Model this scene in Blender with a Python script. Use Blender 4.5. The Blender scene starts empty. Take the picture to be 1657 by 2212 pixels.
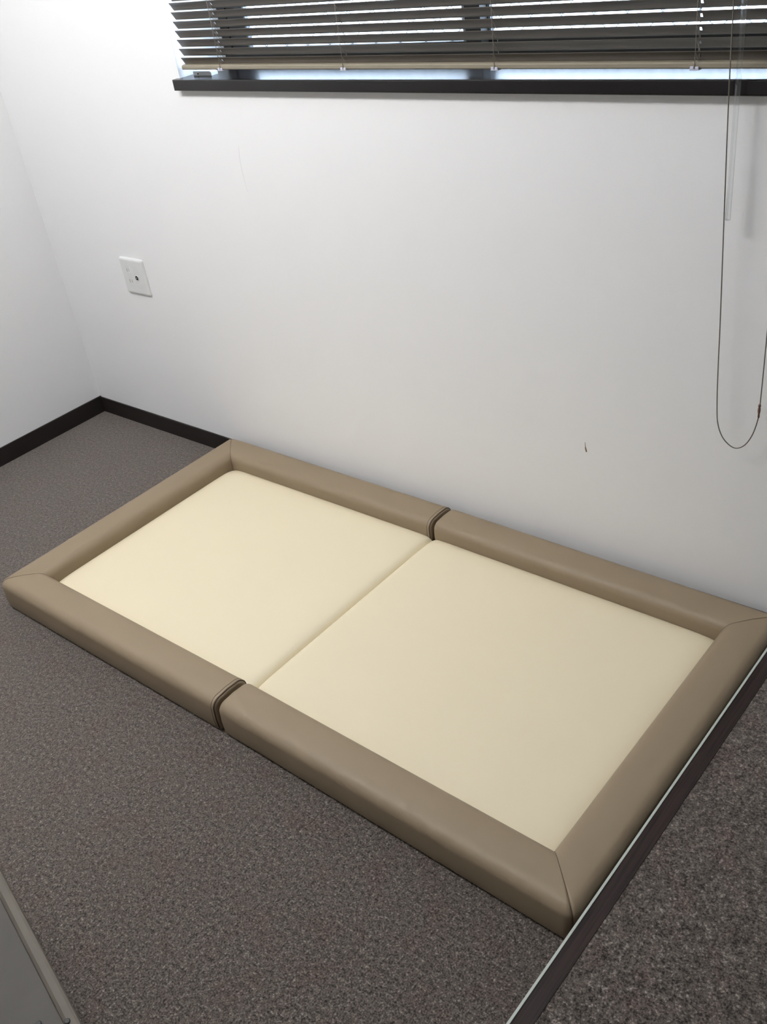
import bpy, bmesh, math, random
from mathutils import Matrix, Vector

# ------------------------------------------------------------------ camera, world, exposure
scene = bpy.context.scene
COL = scene.collection
cam_d = bpy.data.cameras.new('camera')
cam = bpy.data.objects.new('camera', cam_d)
COL.objects.link(cam)
scene.camera = cam
cam_d.sensor_fit = 'VERTICAL'
cam_d.sensor_height = 36.0
cam_d.lens = 2079.06 * 36.0 / 2212.0
cam_d.clip_start = 0.02
CR = ((0.7651059589847593, -0.26326738475688055, 0.5876250127839049),
      (0.6301310451209989, 0.4938754589220267, -0.5991843598169724),
      (-0.13246787346647285, 0.8287202876711962, 0.5437600089207006))
CP = (3.038914784977715, -1.7034962688216735, 1.5170542156217857)
cam.matrix_world = Matrix(((*CR[0], CP[0]), (*CR[1], CP[1]), (*CR[2], CP[2]), (0, 0, 0, 1)))

world = bpy.data.worlds.new('overcast_sky')
scene.world = world
world.use_nodes = True
bg = world.node_tree.nodes['Background']
bg.inputs['Color'].default_value = (0.72, 0.83, 1.0, 1)
bg.inputs['Strength'].default_value = 14.0

vs = scene.view_settings
vs.view_transform = 'Standard'
vs.look = 'None'
vs.gamma = 1.0
vs.use_curve_mapping = False
vs.exposure = 0.0
LAMP_STRENGTH = 105.0
LAMP_POS = (1.12, -1.22, 2.40)

# ------------------------------------------------------------------ materials
def srgb(r, g, b):
    f = lambda c: (c/255/12.92) if c/255 <= 0.04045 else ((c/255+0.055)/1.055)**2.4
    return (f(r), f(g), f(b), 1)

def mat(name, color, rough=0.5, spec=0.5, metal=0.0, bump=None, vary=None):
    """plain principled material; bump=(scale, strength, distance); vary=(scale, amount)"""
    m = bpy.data.materials.new(name); m.use_nodes = True
    nt = m.node_tree; b = nt.nodes['Principled BSDF']
    b.inputs['Base Color'].default_value = color
    b.inputs['Roughness'].default_value = rough
    b.inputs['Specular IOR Level'].default_value = spec
    b.inputs['Metallic'].default_value = metal
    tc = nt.nodes.new('ShaderNodeTexCoord')
    if vary:
        n = nt.nodes.new('ShaderNodeTexNoise'); n.inputs['Scale'].default_value = vary[0]
        n.inputs['Detail'].default_value = 4
        nt.links.new(tc.outputs['Object'], n.inputs['Vector'])
        hs = nt.nodes.new('ShaderNodeHueSaturation'); hs.inputs['Color'].default_value = color
        mr = nt.nodes.new('ShaderNodeMapRange')
        mr.inputs['From Min'].default_value = 0.3; mr.inputs['From Max'].default_value = 0.7
        mr.inputs['To Min'].default_value = 1-vary[1]; mr.inputs['To Max'].default_value = 1+vary[1]
        nt.links.new(n.outputs['Fac'], mr.inputs['Value'])
        nt.links.new(mr.outputs['Result'], hs.inputs['Value'])
        nt.links.new(hs.outputs['Color'], b.inputs['Base Color'])
    if bump:
        n = nt.nodes.new('ShaderNodeTexNoise'); n.inputs['Scale'].default_value = bump[0]
        n.inputs['Detail'].default_value = 3
        nt.links.new(tc.outputs['Object'], n.inputs['Vector'])
        bp = nt.nodes.new('ShaderNodeBump'); bp.inputs['Strength'].default_value = bump[1]
        bp.inputs['Distance'].default_value = bump[2]
        nt.links.new(n.outputs['Fac'], bp.inputs['Height'])
        nt.links.new(bp.outputs['Normal'], b.inputs['Normal'])
    return m

def carpet_material():
    m = bpy.data.materials.new('grey_brown_carpet'); m.use_nodes = True
    nt = m.node_tree; L = nt.links; b = nt.nodes['Principled BSDF']
    b.inputs['Roughness'].default_value = 0.95
    b.inputs['Specular IOR Level'].default_value = 0.1
    b.inputs['Sheen Weight'].default_value = 0.9
    b.inputs['Sheen Roughness'].default_value = 0.45
    b.inputs['Sheen Tint'].default_value = (0.80, 0.74, 0.69, 1)
    tc = nt.nodes.new('ShaderNodeTexCoord')
    def noise(scale, detail=3, rough=0.6):
        n = nt.nodes.new('ShaderNodeTexNoise'); n.inputs['Scale'].default_value = scale
        n.inputs['Detail'].default_value = detail; n.inputs['Roughness'].default_value = rough
        L.new(tc.outputs['Object'], n.inputs['Vector']); return n
    fine = noise(290, 3, 0.65)
    ramp = nt.nodes.new('ShaderNodeValToRGB')
    e = ramp.color_ramp.elements
    e[0].position = 0.37; e[0].color = srgb(26, 23, 21)
    e[1].position = 0.655; e[1].color = srgb(158, 149, 142)
    for pos, c in ((0.45, (66, 61, 57)), (0.50, (88, 81, 76)), (0.57, (103, 96, 90))):
        x = e.new(pos); x.color = srgb(*c)
    mid = noise(115, 2, 0.6)
    av = nt.nodes.new('ShaderNodeMix'); av.data_type = 'FLOAT'; av.inputs['Factor'].default_value = 0.35
    L.new(fine.outputs['Fac'], av.inputs['A']); L.new(mid.outputs['Fac'], av.inputs['B'])
    L.new(av.outputs['Result'], ramp.inputs['Fac'])
    patch = noise(14, 3, 0.6)
    pr = nt.nodes.new('ShaderNodeMapRange')
    pr.inputs['From Min'].default_value = 0.50; pr.inputs['From Max'].default_value = 0.68
    L.new(patch.outputs['Fac'], pr.inputs['Value'])
    sp = noise(85, 2, 0.6)
    mul = nt.nodes.new('ShaderNodeMath'); mul.operation = 'MULTIPLY'
    L.new(pr.outputs['Result'], mul.inputs[0]); L.new(sp.outputs['Fac'], mul.inputs[1])
    mix = nt.nodes.new('ShaderNodeMix'); mix.data_type = 'RGBA'; mix.blend_type = 'MULTIPLY'
    L.new(mul.outputs['Value'], mix.inputs['Factor'])
    L.new(ramp.outputs['Color'], mix.inputs['A'])
    mix.inputs['B'].default_value = (1.0, 0.80, 0.80, 1)
    L.new(mix.outputs['Result'], b.inputs['Base Color'])
    bp = nt.nodes.new('ShaderNodeBump'); bp.inputs['Strength'].default_value = 0.7
    bp.inputs['Distance'].default_value = 0.004
    L.new(av.outputs['Result'], bp.inputs['Height'])
    L.new(bp.outputs['Normal'], b.inputs['Normal'])
    return m

def woodgrain_material():
    m = bpy.data.materials.new('dark_woodgrain'); m.use_nodes = True
    nt = m.node_tree; L = nt.links; b = nt.nodes['Principled BSDF']
    b.inputs['Roughness'].default_value = 0.6
    b.inputs['Specular IOR Level'].default_value = 0.3
    tc = nt.nodes.new('ShaderNodeTexCoord')
    mp = nt.nodes.new('ShaderNodeMapping'); mp.inputs['Scale'].default_value = (250, 6, 250)
    n = nt.nodes.new('ShaderNodeTexNoise'); n.inputs['Scale'].default_value = 1.0
    n.inputs['Detail'].default_value = 3
    L.new(tc.outputs['Object'], mp.inputs['Vector']); L.new(mp.outputs['Vector'], n.inputs['Vector'])
    ramp = nt.nodes.new('ShaderNodeValToRGB'); e = ramp.color_ramp.elements
    e[0].position = 0.35; e[0].color = srgb(24, 15, 14)
    e[1].position = 0.65; e[1].color = srgb(45, 31, 28)
    L.new(n.outputs['Fac'], ramp.inputs['Fac']); L.new(ramp.outputs['Color'], b.inputs['Base Color'])
    return m

def wired_glass_material():
    """frosted wired glass: lets diffuse daylight through, thin diagonal wires inside"""
    m = bpy.data.materials.new('frosted_wired_glass'); m.use_nodes = True
    nt = m.node_tree; L = nt.links
    nt.nodes.remove(nt.nodes['Principled BSDF'])
    out = nt.nodes['Material Output']
    tr = nt.nodes.new('ShaderNodeBsdfTranslucent')
    gl = nt.nodes.new('ShaderNodeBsdfGlossy'); gl.inputs['Roughness'].default_value = 0.25
    tc = nt.nodes.new('ShaderNodeTexCoord')
    rgb = None
    facs = []
    for ang in (math.radians(45), math.radians(-45)):
        mp = nt.nodes.new('ShaderNodeMapping')
        mp.inputs['Rotation'].default_value = (0, ang, 0)
        L.new(tc.outputs['Object'], mp.inputs['Vector'])
        w = nt.nodes.new('ShaderNodeTexWave'); w.wave_type = 'BANDS'; w.bands_direction = 'X'
        w.inputs['Scale'].default_value = 6.0; w.inputs['Distortion'].default_value = 0.0
        L.new(mp.outputs['Vector'], w.inputs['Vector'])
        gt = nt.nodes.new('ShaderNodeMath'); gt.operation = 'GREATER_THAN'; gt.inputs[1].default_value = 0.994
        L.new(w.outputs['Fac'], gt.inputs[0]); facs.append(gt)
    mx = nt.nodes.new('ShaderNodeMath'); mx.operation = 'MAXIMUM'
    L.new(facs[0].outputs[0], mx.inputs[0]); L.new(facs[1].outputs[0], mx.inputs[1])
    cm = nt.nodes.new('ShaderNodeMix'); cm.data_type = 'RGBA'
    cm.inputs['A'].default_value = (0.86, 0.90, 0.92, 1); cm.inputs['B'].default_value = (0.12, 0.13, 0.14, 1)
    L.new(mx.outputs[0], cm.inputs['Factor']); L.new(cm.outputs['Result'], tr.inputs['Color'])
    ms = nt.nodes.new('ShaderNodeMixShader'); ms.inputs['Fac'].default_value = 0.04
    L.new(tr.outputs[0], ms.inputs[1]); L.new(gl.outputs[0], ms.inputs[2])
    L.new(ms.outputs[0], out.inputs['Surface'])
    return m

def clear_plastic(name, rough=0.05, tint=(0.97, 0.98, 0.98, 1)):
    m = bpy.data.materials.new(name); m.use_nodes = True
    nt = m.node_tree; L = nt.links
    nt.nodes.remove(nt.nodes['Principled BSDF'])
    out = nt.nodes['Material Output']
    tp = nt.nodes.new('ShaderNodeBsdfTransparent'); tp.inputs['Color'].default_value = tint
    gl = nt.nodes.new('ShaderNodeBsdfGlossy'); gl.inputs['Roughness'].default_value = rough
    fr = nt.nodes.new('ShaderNodeFresnel'); fr.inputs['IOR'].default_value = 1.49
    ms = nt.nodes.new('ShaderNodeMixShader')
    L.new(fr.outputs[0], ms.inputs['Fac']); L.new(tp.outputs[0], ms.inputs[1]); L.new(gl.outputs[0], ms.inputs[2])
    L.new(ms.outputs[0], out.inputs['Surface'])
    return m

def emit(name, color, strength):
    m = bpy.data.materials.new(name); m.use_nodes = True
    nt = m.node_tree; nt.nodes.remove(nt.nodes['Principled BSDF'])
    e = nt.nodes.new('ShaderNodeEmission'); e.inputs['Color'].default_value = color
    e.inputs['Strength'].default_value = strength
    nt.links.new(e.outputs[0], nt.nodes['Material Output'].inputs['Surface'])
    return m

M = {}
M['wall'] = mat('white_wallpaper', (0.89, 0.89, 0.895, 1), 0.85, 0.25, bump=(420, 0.22, 0.0015))
M['ceiling'] = mat('white_ceiling_board', (0.88, 0.88, 0.875, 1), 0.9, 0.2, bump=(150, 0.3, 0.002))
M['far_wall'] = mat('pale_grey_wallpaper', (0.82, 0.82, 0.82, 1), 0.7, 0.3, bump=(420, 0.2, 0.0015))
M['carpet'] = carpet_material()
M['baseboard'] = mat('dark_brown_vinyl', srgb(30, 25, 23), 0.55, 0.35, vary=(40, 0.1))
M['sill'] = mat('glossy_dark_brown_board', srgb(15, 12, 12), 0.25, 0.5, vary=(30, 0.08))
M['frame'] = mat('dark_bronze_aluminium', srgb(20, 18, 18), 0.45, 0.4)
M['seal'] = mat('grey_rubber_seal', srgb(120, 122, 126), 0.6, 0.4)
M['glass'] = wired_glass_material()
M['slat'] = mat('taupe_slat_enamel_shaded', srgb(90, 84, 77), 0.42, 0.5)  # same taupe as the rail, with the slats' underside shade put into the colour
M['rail'] = mat('taupe_rail_enamel', srgb(140, 132, 115), 0.38, 0.5)
M['ladder'] = mat('grey_ladder_string', srgb(150, 142, 132), 0.8, 0.2)
M['cord'] = mat('grey_brown_cord', srgb(112, 106, 98), 0.8, 0.2, bump=(900, 0.5, 0.001))
M['clip'] = mat('milky_plastic_clip', srgb(205, 205, 220), 0.35, 0.5)
M['clear'] = clear_plastic('clear_acrylic')
M['amber'] = mat('brown_translucent_plastic', srgb(120, 92, 78), 0.35, 0.5)
M['white_plastic'] = mat('white_plastic', srgb(226, 227, 226), 0.32, 0.5)
M['white_plastic2'] = mat('offwhite_plastic', srgb(224, 225, 224), 0.4, 0.5)
M['slot'] = mat('grey_slot', srgb(150, 152, 148), 0.6, 0.2)
M['black'] = mat('black_plastic', srgb(22, 21, 21), 0.5, 0.4)
M['brass'] = mat('pale_metal_pin', srgb(205, 203, 198), 0.3, 0.5, metal=0.7)
M['cream'] = mat('cream_vinyl', (0.83, 0.735, 0.530, 1), 0.55, 0.3, bump=(700, 0.10, 0.0006))
M['tan'] = mat('taupe_vinyl', (0.276, 0.212, 0.140, 1), 0.52, 0.35, bump=(800, 0.16, 0.0008))
M['piping'] = mat('dark_taupe_piping', srgb(92, 78, 64), 0.6, 0.3)
M['hinge'] = mat('dark_taupe_fabric', srgb(84, 70, 58), 0.8, 0.2)
M['wood'] = woodgrain_material()
M['pale_edge'] = mat('pale_edge_band', srgb(196, 202, 194), 0.45, 0.4)
M['box'] = mat('grey_beige_plastic', srgb(92, 86, 78), 0.6, 0.35, vary=(12, 0.06))
M['box_lid'] = mat('grey_plastic_panel', srgb(74, 71, 67), 0.65, 0.3, vary=(12, 0.08))
M['mark'] = mat('brown_scuff', srgb(128, 108, 96), 0.8, 0.1)
M['scratch'] = mat('faint_grey_scratch', srgb(230, 229, 230), 0.85, 0.1)
M['fixture'] = mat('white_enamel_housing', srgb(235, 235, 232), 0.4, 0.5)
M['tube'] = emit('fluorescent_diffuser', (0.99, 0.985, 0.985, 1), LAMP_STRENGTH)

# ------------------------------------------------------------------ helpers
def obj(name, bm, m, parent=None, smooth=False):
    bmesh.ops.recalc_face_normals(bm, faces=bm.faces[:])
    me = bpy.data.meshes.new(name); bm.to_mesh(me); bm.free()
    me.materials.append(m)
    if smooth:
        for p in me.polygons: p.use_smooth = True
    o = bpy.data.objects.new(name, me); COL.objects.link(o)
    if parent: o.parent = parent
    return o

def struct(name, bm, m, parent=None):
    o = obj(name, bm, m, parent)
    if parent is None: o['kind'] = 'structure'
    return o

def thing(name, label, cat, loc=(0, 0, 0), rotz=0.0):
    o = bpy.data.objects.new(name, None); COL.objects.link(o)
    o.location = loc; o.rotation_euler = (0, 0, rotz)
    o.empty_display_size = 0.05
    o['label'] = label; o['category'] = cat
    return o

def box(bm, x0, x1, y0, y1, z0, z1, bevel=0.0, seg=2):
    vs_ = [bm.verts.new((x, y, z)) for z in (z0, z1) for y in (y0, y1) for x in (x0, x1)]
    fs = [bm.faces.new([vs_[i] for i in q]) for q in
          ((0, 2, 3, 1), (4, 5, 7, 6), (0, 1, 5, 4), (2, 6, 7, 3), (0, 4, 6, 2), (1, 3, 7, 5))]
    if bevel:
        es = list({e for f in fs for e in f.edges})
        bmesh.ops.bevel(bm, geom=es, offset=bevel, segments=seg, affect='EDGES', profile=0.5)
    return bm

def B(*a, **k):
    return box(bmesh.new(), *a, **k)

def tube(bm, pts, r, n=8, cap=True):
    pts = [Vector(p) for p in pts]
    rings = []
    up = None
    for i, p in enumerate(pts):
        d = (pts[min(i+1, len(pts)-1)] - pts[max(i-1, 0)]).normalized()
        if up is None:
            up = d.orthogonal().normalized()
        a = (up - d*up.dot(d)).normalized(); b = d.cross(a); up = a
        rings.append([bm.verts.new(p + a*r*math.cos(t*2*math.pi/n) + b*r*math.sin(t*2*math.pi/n)) for t in range(n)])
    for A, C in zip(rings, rings[1:]):
        for i in range(n):
            bm.faces.new((A[i], A[(i+1) % n], C[(i+1) % n], C[i]))
    if cap:
        bm.faces.new(rings[0]); bm.faces.new(rings[-1])
    return bm

def loft(bm, rings, cap0=True, cap1=True):
    vr = [[bm.verts.new(p) for p in r] for r in rings]
    n = len(vr[0])
    for A, C in zip(vr, vr[1:]):
        for i in range(n):
            bm.faces.new((A[i], A[(i+1) % n], C[(i+1) % n], C[i]))
    if cap0: bm.faces.new(vr[0])
    if cap1: bm.faces.new(vr[-1])
    return bm

def lathe(bm, prof, n=24, axis='Y', c=(0, 0, 0)):
    """prof: list of (radius, height along axis)"""
    rings = []
    for r, h in prof:
        ring = []
        for k in range(n):
            t = 2*math.pi*k/n; a, b = r*math.cos(t), r*math.sin(t)
            p = {'Y': (a, h, b), 'Z': (a, b, h), 'X': (h, a, b)}[axis]
            ring.append((p[0]+c[0], p[1]+c[1], p[2]+c[2]))
        rings.append(ring)
    return loft(bm, rings)

# ------------------------------------------------------------------ the room
RX, RY, RZ = 5.2, -4.2, 2.40          # right wall, front wall, ceiling height
WX0, WX1 = 0.8907, 2.76               # window opening
SZ0, SZ1 = 1.1385, 1.1651             # sill underside / top
WZ1 = 2.06
RD = 0.168                            # reveal depth to the window frame
TH = 0.24                             # wall thickness

struct('floor', B(-0.15, RX+0.15, RY-0.15, TH, -0.10, 0.0), M['carpet'])
struct('ceiling', B(-0.15, RX+0.15, RY-0.15, TH, RZ, RZ+0.10), M['ceiling'])
struct('wall_left', B(-0.12, 0.0, RY, 0.0, 0.0, RZ), M['wall'])
struct('wall_right', B(RX, RX+0.12, RY, 0.0, 0.0, RZ), M['far_wall'])
struct('wall_front', B(-0.12, RX+0.12, RY-0.12, RY, 0.0, RZ), M['far_wall'])
bm = bmesh.new()
# back wall as one solid with the window opening cut out of it
xs = (-0.12, WX0, WX1, RX+0.12); zs_ = (0.0, SZ0, WZ1, RZ)
cells = {}
def wv(ix, iz, y):
    k = (ix, iz, y)
    if k not in cells: cells[k] = bm.verts.new((xs[ix], y, zs_[iz]))
    return cells[k]
for ix in range(3):
    for iz in range(3):
        if ix == 1 and iz == 1: continue
        for y in (0.0, TH):
            bm.faces.new((wv(ix, iz, y), wv(ix+1, iz, y), wv(ix+1, iz+1, y), wv(ix, iz+1, y)))
def side(a, b): bm.faces.new((wv(*a, 0.0), wv(*b, 0.0), wv(*b, TH), wv(*a, TH)))
side((1, 1), (2, 1)); side((2, 1), (2, 2)); side((2, 2), (1, 2)); side((1, 2), (1, 1))
for i in range(3):
    side((i, 0), (i+1, 0)); side((i, 3), (i+1, 3)); side((0, i), (0, i+1)); side((3, i), (3, i+1))
wall_back = struct('wall_back', bm, M['wall'])

# thin marks on the back wall: a hair scratch and a brown chip
def flat_mark(name, pts, w, m, lab):
    bm = bmesh.new()
    rings = []
    for i, (x, z) in enumerate(pts):
        ww = w if not isinstance(w, (list, tuple)) else w[i]
        rings.append([(x-ww/2, 0.0, z), (x+ww/2, 0.0, z), (x+ww/2, -0.0004, z), (x-ww/2, -0.0004, z)])
    loft(bm, rings)
    o = obj(name, bm, m, wall_back); o['label'] = lab
flat_mark('scratch', [(1.062, 1.004), (1.0585, 0.985), (1.0562, 0.963), (1.0565, 0.94), (1.0575, 0.922), (1.0607, 0.8865)],
          [0.0006, 0.0012, 0.0010, 0.0014, 0.0010, 0.0006], M['scratch'], 'faint grey hairline scratch below the window')
flat_mark('chip_mark', [(2.0473, 0.381), (2.0480, 0.370), (2.0484, 0.3655), (2.0500, 0.359), (2.0504, 0.3555)],
          [0.0010, 0.0016, 0.0036, 0.0042, 0.0018], M['mark'], 'small brown chip in the white wallpaper')

struct('baseboard_back', B(0.006, RX, -0.006, 0.0, 0.0, 0.0600, bevel=0.0008, seg=1), M['baseboard'])
struct('baseboard_left', B(0.0, 0.006, RY, 0.0, 0.0, 0.0626, bevel=0.0008, seg=1), M['baseboard'])
struct('baseboard_right', B(RX-0.006, RX, RY, -0.006, 0.0, 0.0626), M['baseboard'])
struct('baseboard_front', B(0.006, RX-0.006, RY, RY+0.006, 0.0, 0.0626), M['baseboard'])

# the floor to the right of the mat is a carpeted step up, edged with a dark wood nosing and a pale metal strip
STEP = 0.075
def ex(y, o=0.0): return 2.5441 + 0.0076*y + o
def strip(bm, o0, o1, z0, z1, y0=-0.0065, y1=RY):
    return loft(bm, [[(ex(y, o0), y, z0), (ex(y, o1), y, z0), (ex(y, o1), y, z1), (ex(y, o0), y, z1)] for y in (y0, y1)])
nose = struct('trim_2', strip(bmesh.new(), 0.0, 0.0325, 0.0, STEP), M['wood']); nose['label'] = 'dark woodgrain nosing along the carpeted step'
o = obj('metal_edge', strip(bmesh.new(), -0.0008, 0.0034, STEP-0.004, STEP+0.0012), M['pale_edge'], nose); o['label'] = 'thin pale metal edge strip'
bm = bmesh.new()
loft(bm, [[(ex(-0.0065, .0327), -0.0065, z), (RX-.0065, -0.0065, z), (RX-.0065, RY+.0065, z), (ex(RY+.0065, .0327), RY+.0065, z)] for z in (0.0, STEP-0.0012)])
struct('floor_step', bm, M['carpet'])

# sill: dark board that fills the reveal and juts 2 cm into the room
bm = bmesh.new()
pl = [(WX0-0.0095, -0.02), (WX1+0.0095, -0.02), (WX1+0.0095, -0.0002), (WX1, -0.0002), (WX1, RD), (WX0, RD), (WX0, -0.0002), (WX0-0.0095, -0.0002)]
loft(bm, [[(x, y, SZ0) for x, y in pl], [(x, y, SZ1) for x, y in pl]])
es = [e for e in bm.edges if all(v.co.y < -0.019 for v in e.verts)]
bmesh.ops.bevel(bm, geom=es, offset=0.003, segments=3, affect='EDGES', profile=0.5)
s = struct('trim_1', bm, M['sill']); s['label'] = 'glossy dark brown window sill board'

# window: bronze sliding sashes with frosted wired glass
FY0, FY1 = RD, 0.235
win = bpy.data.objects.new('window_1', None); COL.objects.link(win)
win.location = (WX0, RD, SZ1); win['kind'] = 'structure'
def wpart(name, bm, m, parent=win):
    for v in bm.verts: v.co -= Vector((WX0, RD, SZ1))
    return obj(name, bm, m, parent)
gz = 1.203
bm = bmesh.new()
box(bm, WX0, WX1, FY0, FY1, SZ1, SZ1+0.022); box(bm, WX0, WX1, FY0, FY1, WZ1-0.03, WZ1)
box(bm, WX0, WX0+0.03, FY0, FY1, SZ1+0.022, WZ1-0.03); box(bm, WX1-0.03, WX1, FY0, FY1, SZ1+0.022, WZ1-0.03)
wpart('window_frame', bm, M['frame'])
def sash(x0, x1, y0, y1, jl, jr):
    z0, z1 = SZ1+0.0225, WZ1-0.0305
    bm = bmesh.new()
    box(bm, x0, x0+jl, y0, y1, z0, z1); box(bm, x1-jr, x1, y0, y1, z0, z1)
    box(bm, x0+jl, x1-jr, y0, y1, z0, gz); box(bm, x0+jl, x1-jr, y0, y1, z1-0.045, z1)
    s = wpart('sash', bm, M['frame'])
    ym = (y0+y1)/2
    g = obj('pane', B(x0+jl-WX0, x1-jr-WX0, ym-0.003-RD, ym+0.003-RD, gz-SZ1, z1-0.045-SZ1), M['glass'], s)
    sl = bmesh.new()
    for xa in (x0+jl, x1-jr-0.006):
        box(sl, xa-WX0, xa+0.006-WX0, y0-0.001-RD, ym-0.0032-RD, gz-SZ1, z1-0.046-SZ1)
    obj('glazing_seal', sl, M['seal'], s)
    return s
sash(WX0+0.0305, 1.716, 0.172, 0.198, 0.062, 0.040)
sash(1.676, WX1-0.0305, 0.202, 0.228, 0.040, 0.062)

# ------------------------------------------------------------------ ceiling lamp (above the mat, out of view)
lamp = thing('ceiling_light', 'white ceiling batten with two bare fluorescent tubes above the floor mat', 'light', LAMP_POS)
hs = bmesh.new()
loft(hs, [[(x, -0.09, 0), (x, 0.09, 0), (x, 0.07, -0.02), (x, 0.022, -0.06), (x, -0.022, -0.06), (x, -0.07, -0.02)] for x in (-0.63, 0.63)])
obj('housing', hs, M['fixture'], lamp)
for yy in (-0.075, 0.075):
    tb = obj('tube', tube(bmesh.new(), [(-0.59, yy, -0.085), (0.59, yy, -0.085)], 0.016, 14), M['tube'], lamp, True)
    for xx in (-1, 1):
        obj('lamp_holder', B(min(xx*.592, xx*.615), max(xx*.592, xx*.615), yy-.016, yy+.016, -.104, -.015, bevel=.003, seg=1), M['fixture'], tb)

# ------------------------------------------------------------------ the padded floor mat
MW, MH, MB = 0.8793, 0.0888, 0.0986
mat_root = thing('floor_mat', 'cream padded folding floor mat with raised taupe vinyl border lying against the wall', 'mat',
                 (1.645, -0.016, 0.0))

def profile(b=MB, h=MH, rt=0.024, rb=0.010, inset=0.0, z0=0.001):
    """closed cross-section of the border roll: u from the outer face (0) to the inner face (b)"""
    pts = []
    def arc(cu, cz, r, a0, a1, n):
        for i in range(n+1):
            a = math.radians(a0 + (a1-a0)*i/n); pts.append((cu + r*math.cos(a), cz + r*math.sin(a)))
    i = inset
    arc(rb, z0+rb, max(rb-i, .001), 270, 180, 4)
    # front face swells very slightly
    pts.append((i-0.0015+0.0, h*0.42))
    arc(rt, h-rt, max(rt-i, .001), 180, 90, 8)
    pts.append((b*0.5, h+0.0018-i))
    arc(b-rt, h-rt, max(rt-i, .001), 90, 0, 8)
    pts.append((b-i+0.001, h*0.42))
    arc(b-rb, z0+rb, max(rb-i, .001), 0, -90, 4)
    return pts

RC = 0.024
def off(s):
    return RC - math.sqrt(max(RC*RC-(RC-s)**2, 0.0)) if s < RC else 0.0
def mitre_rings(fn, L):
    """rings from the 45-degree mitre (s=u) towards s=L; fn(s,u,z)->xyz"""
    P = profile()
    def shift(u, o): return u + o*max(0.0, 1-u/0.055)
    rings = []
    smax = MB + 0.006
    ts = (0, .03, .06, .1, .15, .2, .28, .4, .6, 1.0)
    for t in ts:
        ring = []
        for u, z in P:
            sm = shift(u, RC*0.2929) + 0.0004
            s_ = sm + t*(smax-sm)
            o = RC*0.2929 if t == 0 else off(s_)
            ring.append(fn(s_, shift(u, o), z))
        rings.append(ring)
    return rings

def end_rings(fn, L):
    out = []
    for d, ins in ((0.010, 0.0), (0.005, 0.0008), (0.002, 0.0025), (0.0005, 0.005), (0.0, 0.008)):
        out.append([fn(L-d, u, z) for u, z in profile(inset=ins)])
    return out

def half(root, x0, y0, th, L, mirror, gaps, trims, piping):
    """one half of the mat. local x runs from the closed end (0) to the fold (L); mirror flips it."""
    ca, sa = math.cos(th), math.sin(th)
    ox, oy = root.location.x, root.location.y
    def G(x, y, z):
        if mirror: x = L - x
        return (x0 + x*ca + y*sa - ox, y0 + x*sa - y*ca - oy, z)
    sym = lambda name, fn, LL, two: None
    # closed end: mitred at both corners
    fn = lambda s, u, z: G(u, s, z)
    r1 = mitre_rings(fn, MW)
    fn2 = lambda s, u, z: G(u, MW-s, z)
    r2 = mitre_rings(fn2, MW)
    end = obj('end_border', loft(bmesh.new(), r1 + r2[::-1]), M['tan'], root, True)
    # stitched seam over each mitre
    for f in (fn, fn2):
        sp = []
        for u, z in profile(inset=-0.0001)[4:-4]:
            q = u + RC*0.2929*max(0.0, 1-u/0.055)
            sp.append(f(q+0.0002, q, z))
        obj('corner_seam', tube(bmesh.new(), sp, 0.0005, 5), M['piping'], end, True)
    # two long sides
    parts = []
    for f, gap in ((lambda s, u, z: G(s, u, z), gaps[0]), (lambda s, u, z: G(s, MW-u, z), gaps[1])):
        nm = 'side_border'
        LL = L - gap
        rings = mitre_rings(f, LL)
        mid = [[f(MB+0.006 + (LL-0.010-MB-0.006)*k/6, u, z) for u, z in profile()] for k in range(1, 6)]
        o = obj(nm, loft(bmesh.new(), rings + mid + end_rings(f, LL)), M['tan'], root, True)
        parts.append((o, f, LL))
        if piping:
            P = profile(inset=0.0006)
            keep = P[4:-4]
            tb = tube(bmesh.new(), [f(LL-0.0042, u, z) for u, z in keep], 0.0016, 6)
            obj('piping', tb, M['piping'], o, True)
            # stitched seam a little way in from the end
            P2 = profile(inset=-0.0001)[4:-4]
            tb = tube(bmesh.new(), [f(LL-0.0125, u, z) for u, z in P2], 0.0006, 5)
            obj('stitching', tb, M['piping'], o, True)
    # cream cushion
    cx0 = MB+0.0015
    cy0, cy1 = MB+0.0015, MW-MB-0.0015
    NX, NY = 46, 40
    bm = bmesh.new()
    def edge_t(k, n):
        t = k/n
        return 0.5-0.5*math.cos(math.pi*t)     # denser at the rims
    grid = []
    for i in range(NX+1):
        row = []
        for j in range(NY+1):
            y = cy0 + (cy1-cy0)*edge_t(j, NY)
            cx1 = L - trims[0] - (trims[1]-trims[0])*y/MW
            x = cx0 + (cx1-cx0)*edge_t(i, NX)
            def fall(d, lam, dep): return dep*math.exp(-d/lam)
            dz = fall(x-cx0, 0.018, 0.009) + fall(y-cy0, 0.018, 0.009) + fall(cy1-y, 0.018, 0.009) + fall(cx1-x, 0.008, 0.014)
            row.append(bm.verts.new(G(x, y, 0.0530-dz)))
        grid.append(row)
    for i in range(NX):
        for j in range(NY):
            bm.faces.new((grid[i][j], grid[i+1][j], grid[i+1][j+1], grid[i][j+1]))
    rim = [grid[i][0] for i in range(NX+1)] + [grid[NX][j] for j in range(1, NY+1)] + \
          [grid[i][NY] for i in range(NX-1, -1, -1)] + [grid[0][j] for j in range(NY-1, 0, -1)]
    low = [bm.verts.new((v.co.x, v.co.y, 0.002)) for v in rim]
    n = len(rim)
    for k in range(n):
        bm.faces.new((rim[k], rim[(k+1) % n], low[(k+1) % n], low[k]))
    bm.faces.new(low)
    obj('cushion', bm, M['cream'], root, True)
    return G

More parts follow.
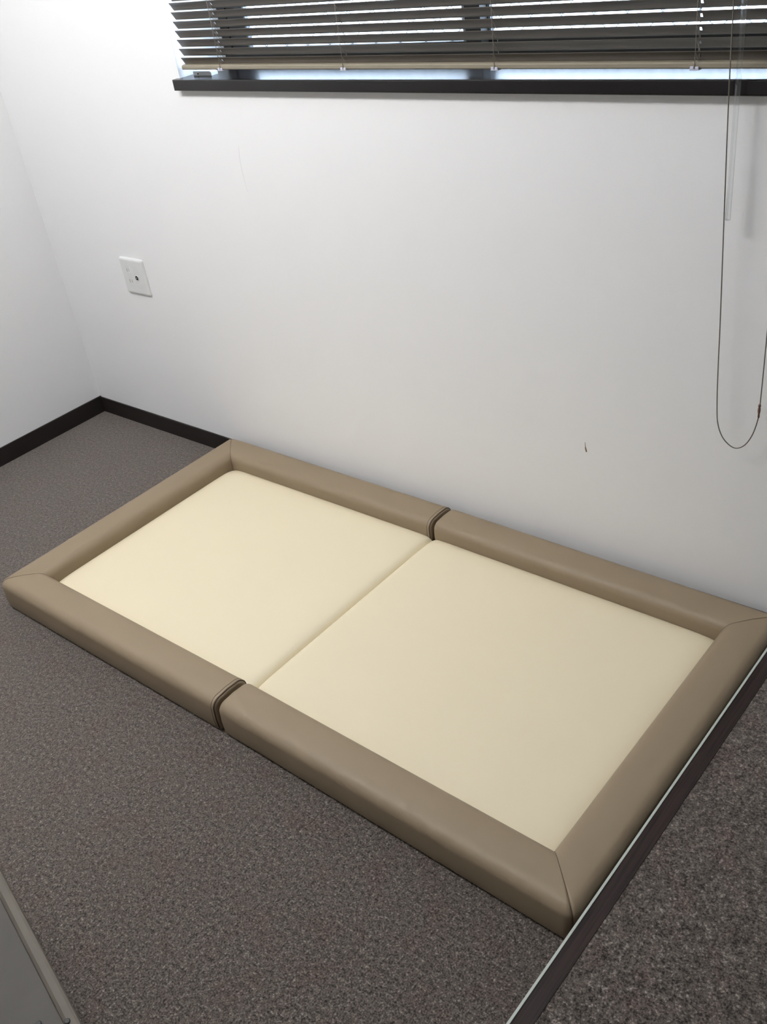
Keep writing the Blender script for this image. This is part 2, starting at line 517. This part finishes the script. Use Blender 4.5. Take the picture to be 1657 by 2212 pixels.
DY = 0.0025
GL = half(mat_root, 0.7558, -0.0188+DY, 0.0033, 0.8869, False, (0.003, 0.006), (-0.0024, 0.0029), True)
GR = half(mat_root, 1.6485, -0.0159+DY, -0.0086, 0.8914, True, (0.001, 0.0095), (-0.0024, 0.0029), False)
for ya, yb in ((0.004, MB-0.006), (MW-MB+0.006, MW-0.004)):
    bm = bmesh.new()
    pts = [GL(0.879, ya, 0), GR(0.881, ya, 0), GR(0.881, yb, 0), GL(0.879, yb, 0)]
    loft(bm, [[(x, y, 0.0002) for x, y, z in pts], [(x, y, 0.0009) for x, y, z in pts]])
    obj('hinge_strip', bm, M['hinge'], mat_root)

# ------------------------------------------------------------------ wall outlet
OX, OZ, OW, OH = 0.38849, 0.52289, 0.119, 0.1174
ot = thing('wall_outlet', 'white wall plate with two sockets and a round antenna jack', 'outlet', (OX, 0.0, OZ))
bm = bmesh.new()
def rr(x0, x1, z0, z1, r, y, n=5):
    pts = []
    for cx_, cz_, a0 in ((x1-r, z1-r, 0), (x0+r, z1-r, 90), (x0+r, z0+r, 180), (x1-r, z0+r, 270)):
        for k in range(n+1):
            a = math.radians(a0+90*k/n); pts.append((cx_+r*math.cos(a), y, cz_+r*math.sin(a)))
    return pts
loft(bm, [rr(0, OW, 0, OH, .006, 0.0), rr(0, OW, 0, OH, .006, -.003), rr(.0012, OW-.0012, .0012, OH-.0012, .0055, -.0055),
          rr(.004, OW-.004, .004, OH-.004, .005, -.0078), rr(.008, OW-.008, .008, OH-.008, .004, -.0086)])
obj('plate', bm, M['white_plastic'], ot)
ins = obj('socket_module', loft(bmesh.new(), [rr(.026, .051, .022, .096, .002, -.0080), rr(.026, .051, .022, .096, .002, -.0087), rr(.0265, .0505, .0225, .0955, .002, -.0089)]),
          M['white_plastic2'], ot)
for zc in (0.079, 0.0435):
    for k, xc in enumerate((0.0335, 0.0445)):
        hgt = 0.0045 if k else 0.0055
        obj('slot', B(xc-.0011, xc+.0011, -.0091, -.0086, zc-hgt, zc+hgt), M['slot'], ins)
        obj('contact_nub', B(xc-.0014, xc+.0022, -.0096, -.0086, zc-hgt-.0052, zc-hgt-.0022, bevel=.0003, seg=1), M['white_plastic'], ins)
jk = obj('jack_module', loft(bmesh.new(), [rr(.0645, .0895, .022, .096, .002, -.0080), rr(.0645, .0895, .022, .096, .002, -.0087), rr(.065, .089, .0225, .0955, .002, -.0089)]),
         M['white_plastic2'], ot)
obj('jack_collar', lathe(bmesh.new(), [(.0092, -.0088), (.0092, -.0096), (.0084, -.0102)], 24, 'Y', (.0765, 0, .0578)), M['white_plastic'], jk)
obj('jack_ring', lathe(bmesh.new(), [(.0070, -.0101), (.0070, -.0105)], 24, 'Y', (.0765, 0, .0578)), M['black'], jk)
obj('jack_pin', lathe(bmesh.new(), [(.0024, -.0104), (.0024, -.0114), (.0015, -.0118)], 16, 'Y', (.0765, 0, .0578)), M['brass'], jk)

# ------------------------------------------------------------------ white hold-down block on the sill
hb = thing('hold_down_block', 'small white plastic block with dark hole on the sill under the blind', 'bracket', (0.911, 0.030, SZ1))
bm = bmesh.new()
loft(bm, [[(0, 0, 0), (.070, 0.0, 0), (.070, .022, 0), (0, .022, 0)],
          [(0, 0, .009), (.070, 0.0, .0075), (.070, .022, .0075), (0, .022, .009)],
          [(.001, .001, .0105), (.064, .001, .0100), (.064, .021, .0100), (.001, .021, .0105)]])
obj('block', bm, M['white_plastic'], hb)
obj('screw_hole', lathe(bmesh.new(), [(.0022, -.0004), (.0022, .003)], 14, 'Y', (.0185, 0, .0042)), M['black'], hb)

# ------------------------------------------------------------------ venetian blind
VX0, VX1 = WX0+0.0115, WX1-0.0115
SL = -0.0052                                    # the blind hangs a little lower at the right
PITCH = 0.0206
ZT = 1.2540                                     # room-side edge of one slat at x=1.0
vb = thing('venetian_blind', 'taupe venetian blind with half-closed slats hanging in the window', 'blind', (1.0, 0.0, 0.0))
vb.rotation_euler = (0, -SL, 0)
# local coordinates: x relative to 1.0, z absolute
LX0, LX1 = VX0-1.0, VX1-1.0
CH = Vector((0.0, 0.0126, -0.0184))            # chord of a slat from room-side edge to window-side edge
ladders = [1.049-1.0, 1.457-1.0, 1.858-1.0, 2.270-1.0]
holes = [(ladders[0]+.004, 0.0022), (ladders[3]+.004, 0.0022)]
def slat_mesh():
    bm = bmesh.new()
    nseg = 6
    crown = 0.0022
    d = CH.normalized(); nrm = Vector((0, -d.z, d.y))        # points to the upper side
    if nrm.z < 0: nrm = -nrm
    prof = []
    for k in range(nseg+1):
        t = k/nseg
        prof.append(CH*t + nrm*(crown*4*t*(1-t)))
    xs_ = [LX0, LX0+.004] + sorted([h+s*w for h, w in holes for s in (-1, 1)]) + [LX1-.004, LX1]
    def cut(i): return any(abs((xs_[i]+xs_[i+1])/2-h) < 0.003 for h, w in holes)
    layers = []
    for sgn in (0.00025, -0.00025):
        rows = []
        for i, x in enumerate(xs_):
            row = []
            for k, p_ in enumerate(prof):
                q = p_ + nrm*sgn
                if i in (0, len(xs_)-1):           # rounded slat ends
                    t = k/nseg; ins_ = 0.004*(2*abs(t-.5))**3
                    xx = x + (ins_ if i == 0 else -ins_)
                else: xx = x
                row.append(bm.verts.new((xx, q.y, q.z)))
            rows.append(row)
        layers.append(rows)
    nx = len(xs_)
    solid = lambda i, k: not (cut(i) and k in (2, 3))
    for i in range(nx-1):
        for k in range(nseg):
            if not solid(i, k): continue
            for rows in layers:
                bm.faces.new((rows[i][k], rows[i+1][k], rows[i+1][k+1], rows[i][k+1]))
            T, U = layers
            if k == 0: bm.faces.new((T[i][0], T[i+1][0], U[i+1][0], U[i][0]))
            if k == nseg-1: bm.faces.new((T[i][nseg], T[i+1][nseg], U[i+1][nseg], U[i][nseg]))
            if i == 0: bm.faces.new((T[0][k], T[0][k+1], U[0][k+1], U[0][k]))
            if i == nx-2: bm.faces.new((T[nx-1][k], T[nx-1][k+1], U[nx-1][k+1], U[nx-1][k]))
    return bm
first = obj('slat', slat_mesh(), M['slat'], vb, True)
first.location = (0, 0, ZT-2*PITCH)
nsl = int((2.015-first.location.z)/PITCH)
for k in range(1, nsl+1):
    c_ = first.copy(); COL.objects.link(c_); c_.parent = vb
    c_.location = (0, 0, ZT-2*PITCH+k*PITCH)
RZ0, RZ1 = 1.1845, 1.1945
bm = bmesh.new()
pr = [(0.000, RZ0+.002), (0.0015, RZ0), (0.023, RZ0), (0.0245, RZ0+.002), (0.0245, RZ1-.001), (0.022, RZ1), (0.012, RZ1+.0016), (0.003, RZ1+.0006), (0.0, RZ1-.002)]
loft(bm, [[(x, y, z) for y, z in pr] for x in (LX0, LX0+.5, LX0+1.2, LX1)])
obj('bottom_rail', bm, M['rail'], vb)
obj('head_rail', B(LX0, LX1, -0.004, 0.030, 2.022, 2.052, bevel=.002, seg=1), M['slat'], vb)
for i, lx in enumerate(ladders):
    ztop = 2.022
    lad = obj('ladder_cord', tube(bmesh.new(), [(lx, -0.0012, RZ0+.004), (lx+.0006, -0.0014, 1.30), (lx, -0.0012, 1.7), (lx, -0.0012, ztop)], 0.0006, 6), M['ladder'], vb, True)
    obj('rear_string', tube(bmesh.new(), [(lx+.001, 0.0140, RZ1+.001), (lx+.001, 0.0146, 1.4), (lx, 0.0146, ztop)], 0.0005, 5), M['ladder'], lad, True)
    rg = bmesh.new()
    for k in range(nsl+1):
        z = ZT-2*PITCH+k*PITCH
        tube(rg, [(lx, -0.001, z-.0012), (lx+.0005, 0.0142, z-.0204)], 0.0004, 4)
    obj('rungs', rg, M['ladder'], lad, True)
    if i in (0, 3):
        obj('lift_cord', tube(bmesh.new(), [(lx+.0025, 0.0062, RZ1), (lx+.0025, 0.0062, ztop)], 0.0005, 6), M['ladder'], vb, True)
    cl = bmesh.new()
    box(cl, lx-.009, lx+.009, -0.0028, 0.0262, RZ0-.0020, RZ0-.0002, bevel=.0006, seg=1)
    box(cl, lx-.008, lx-.001, -0.0030, -0.0004, RZ0-.0004, RZ0+.0046, bevel=.0008, seg=1)
    box(cl, lx+.001, lx+.008, -0.0030, -0.0004, RZ0-.0004, RZ0+.0042, bevel=.0008, seg=1)
    obj('cord_clip', cl, M['clip'], vb)
# the wand and the loop of pull cord
def wp(x, y, z):                                 # world point -> blind's local frame
    v = vb.matrix_basis.inverted() @ Vector((x, y, z)); return (v.x, v.y, v.z)
wnd = bmesh.new()
wa, wb = Vector((2.3795, -0.034, 2.03)), Vector((2.364, -0.034, 0.935))
def hexring(c, r): return [wp(c.x+r*math.cos(math.radians(60*k)), c.y+r*math.sin(math.radians(60*k)), c.z) for k in range(6)]
loft(wnd, [hexring(wa, .0048), hexring(wb, .0048)])
obj('tilt_wand', wnd, M['clear'], vb)
def catmull(P, n=10):
    P = [Vector(q) for q in P]; out = []
    P = [P[0]*2-P[1]] + P + [P[-1]*2-P[-2]]
    for i in range(1, len(P)-2):
        for k in range(n):
            t = k/n
            out.append(0.5*((2*P[i])+(P[i+1]-P[i-1])*t+(2*P[i-1]-5*P[i]+4*P[i+1]-P[i+2])*t*t+(3*P[i]-P[i-1]-3*P[i+1]+P[i+2])*t**3))
    out.append(P[-2]); return out
CY = -0.030
loop = [(2.346, CY, 2.03), (2.350, CY, 1.29), (2.351, CY, 1.15), (2.355, CY, 0.96), (2.360, CY, 0.75), (2.362, CY, 0.63), (2.3640, -.029, 0.5595),
        (2.3675, -.028, 0.5205), (2.378, -.027, 0.492), (2.394, -.026, 0.4755), (2.4085, -.026, 0.4725), (2.4240, -.026, 0.4835), (2.4365, -.027, 0.507),
        (2.4445, -.028, 0.536), (2.4485, -.029, 0.565), (2.4490, -.030, 0.59), (2.4500, CY, 0.74), (2.4500, CY, 1.15), (2.440, CY, 2.03)]
pts = catmull(loop, 8)
pc = obj('pull_cord', tube(bmesh.new(), [wp(*q) for q in pts], 0.00115, 8), M['cord'], vb, True)
jn = bmesh.new()
jx, jy, jz = 2.4478, -.0292, 0.560
lathe(jn, [(.0012, -.016), (.0022, -.013), (.0019, -.006), (.0028, -.002), (.0028, .004), (.0020, .008), (.0030, .011), (.0014, .016)], 12, 'Z', wp(jx, jy, jz+.008))
obj('cord_joiner', jn, M['amber'], pc, True)

# ------------------------------------------------------------------ box at the near left corner
BXH = 0.30
d = Vector((0.976, -0.218, 0)).normalized()
A0 = Vector((1.825, -1.451, 0)) - d*0.22
bxr = thing('storage_box', 'grey-beige plastic storage box with raised lid rim on the carpet', 'box', A0, math.atan2(d.y, d.x))
BL, BD = 0.66, 0.40
bm = bmesh.new()
def rect(x0, x1, y0, y1, z, r=.02):
    return [(p[0], p[2], z) for p in rr(x0, x1, y0, y1, r, 0, 4)]
loft(bm, [rect(.04, BL-.04, -BD+.04, -.04, 0.0), rect(.016, BL-.016, -BD+.016, -.016, BXH-.035), rect(.016, BL-.016, -BD+.016, -.016, BXH-.030)])
obj('body', bm, M['box'], bxr)
bm = bmesh.new()
loft(bm, [rect(.014, BL-.014, -BD+.014, -.014, BXH-.030), rect(.001, BL-.001, -BD+.001, -.001, BXH-.029), rect(0, BL, -BD, 0, BXH-.026),
          rect(0, BL, -BD, 0, BXH-.005), rect(.0015, BL-.0015, -BD+.0015, -.0015, BXH-.0012), rect(.005, BL-.005, -BD+.005, -.005, BXH, .018),
          rect(.014, BL-.014, -BD+.014, -.014, BXH-.0005, .015), rect(.0185, BL-.0185, -BD+.0185, -.0185, BXH-.004, .012), rect(.020, BL-.020, -BD+.020, -.020, BXH-.008, .012)],
     True, True)
lid = obj('lid', bm, M['box'], bxr)
obj('lid_panel', loft(bmesh.new(), [rect(.0205, BL-.0205, -BD+.0205, -.0205, BXH-.0085, .012), rect(.0205, BL-.0205, -BD+.0205, -.0205, BXH-.0060, .012)]), M['box_lid'], bxr)
for wx, wy, zz in ((2.097, -1.559, BXH-.0060), (2.132, -1.534, BXH-.0002)):
    v = Vector((wx, wy, 0)) - A0
    lx, ly = v.dot(d), v.dot(Vector((-d.y, d.x, 0)))
    obj('vent_plug', lathe(bmesh.new(), [(.0042, zz-.001), (.0042, zz+.0012), (.0030, zz+.0018)], 12, 'Z', (lx, ly, 0)), M['black'], lid)
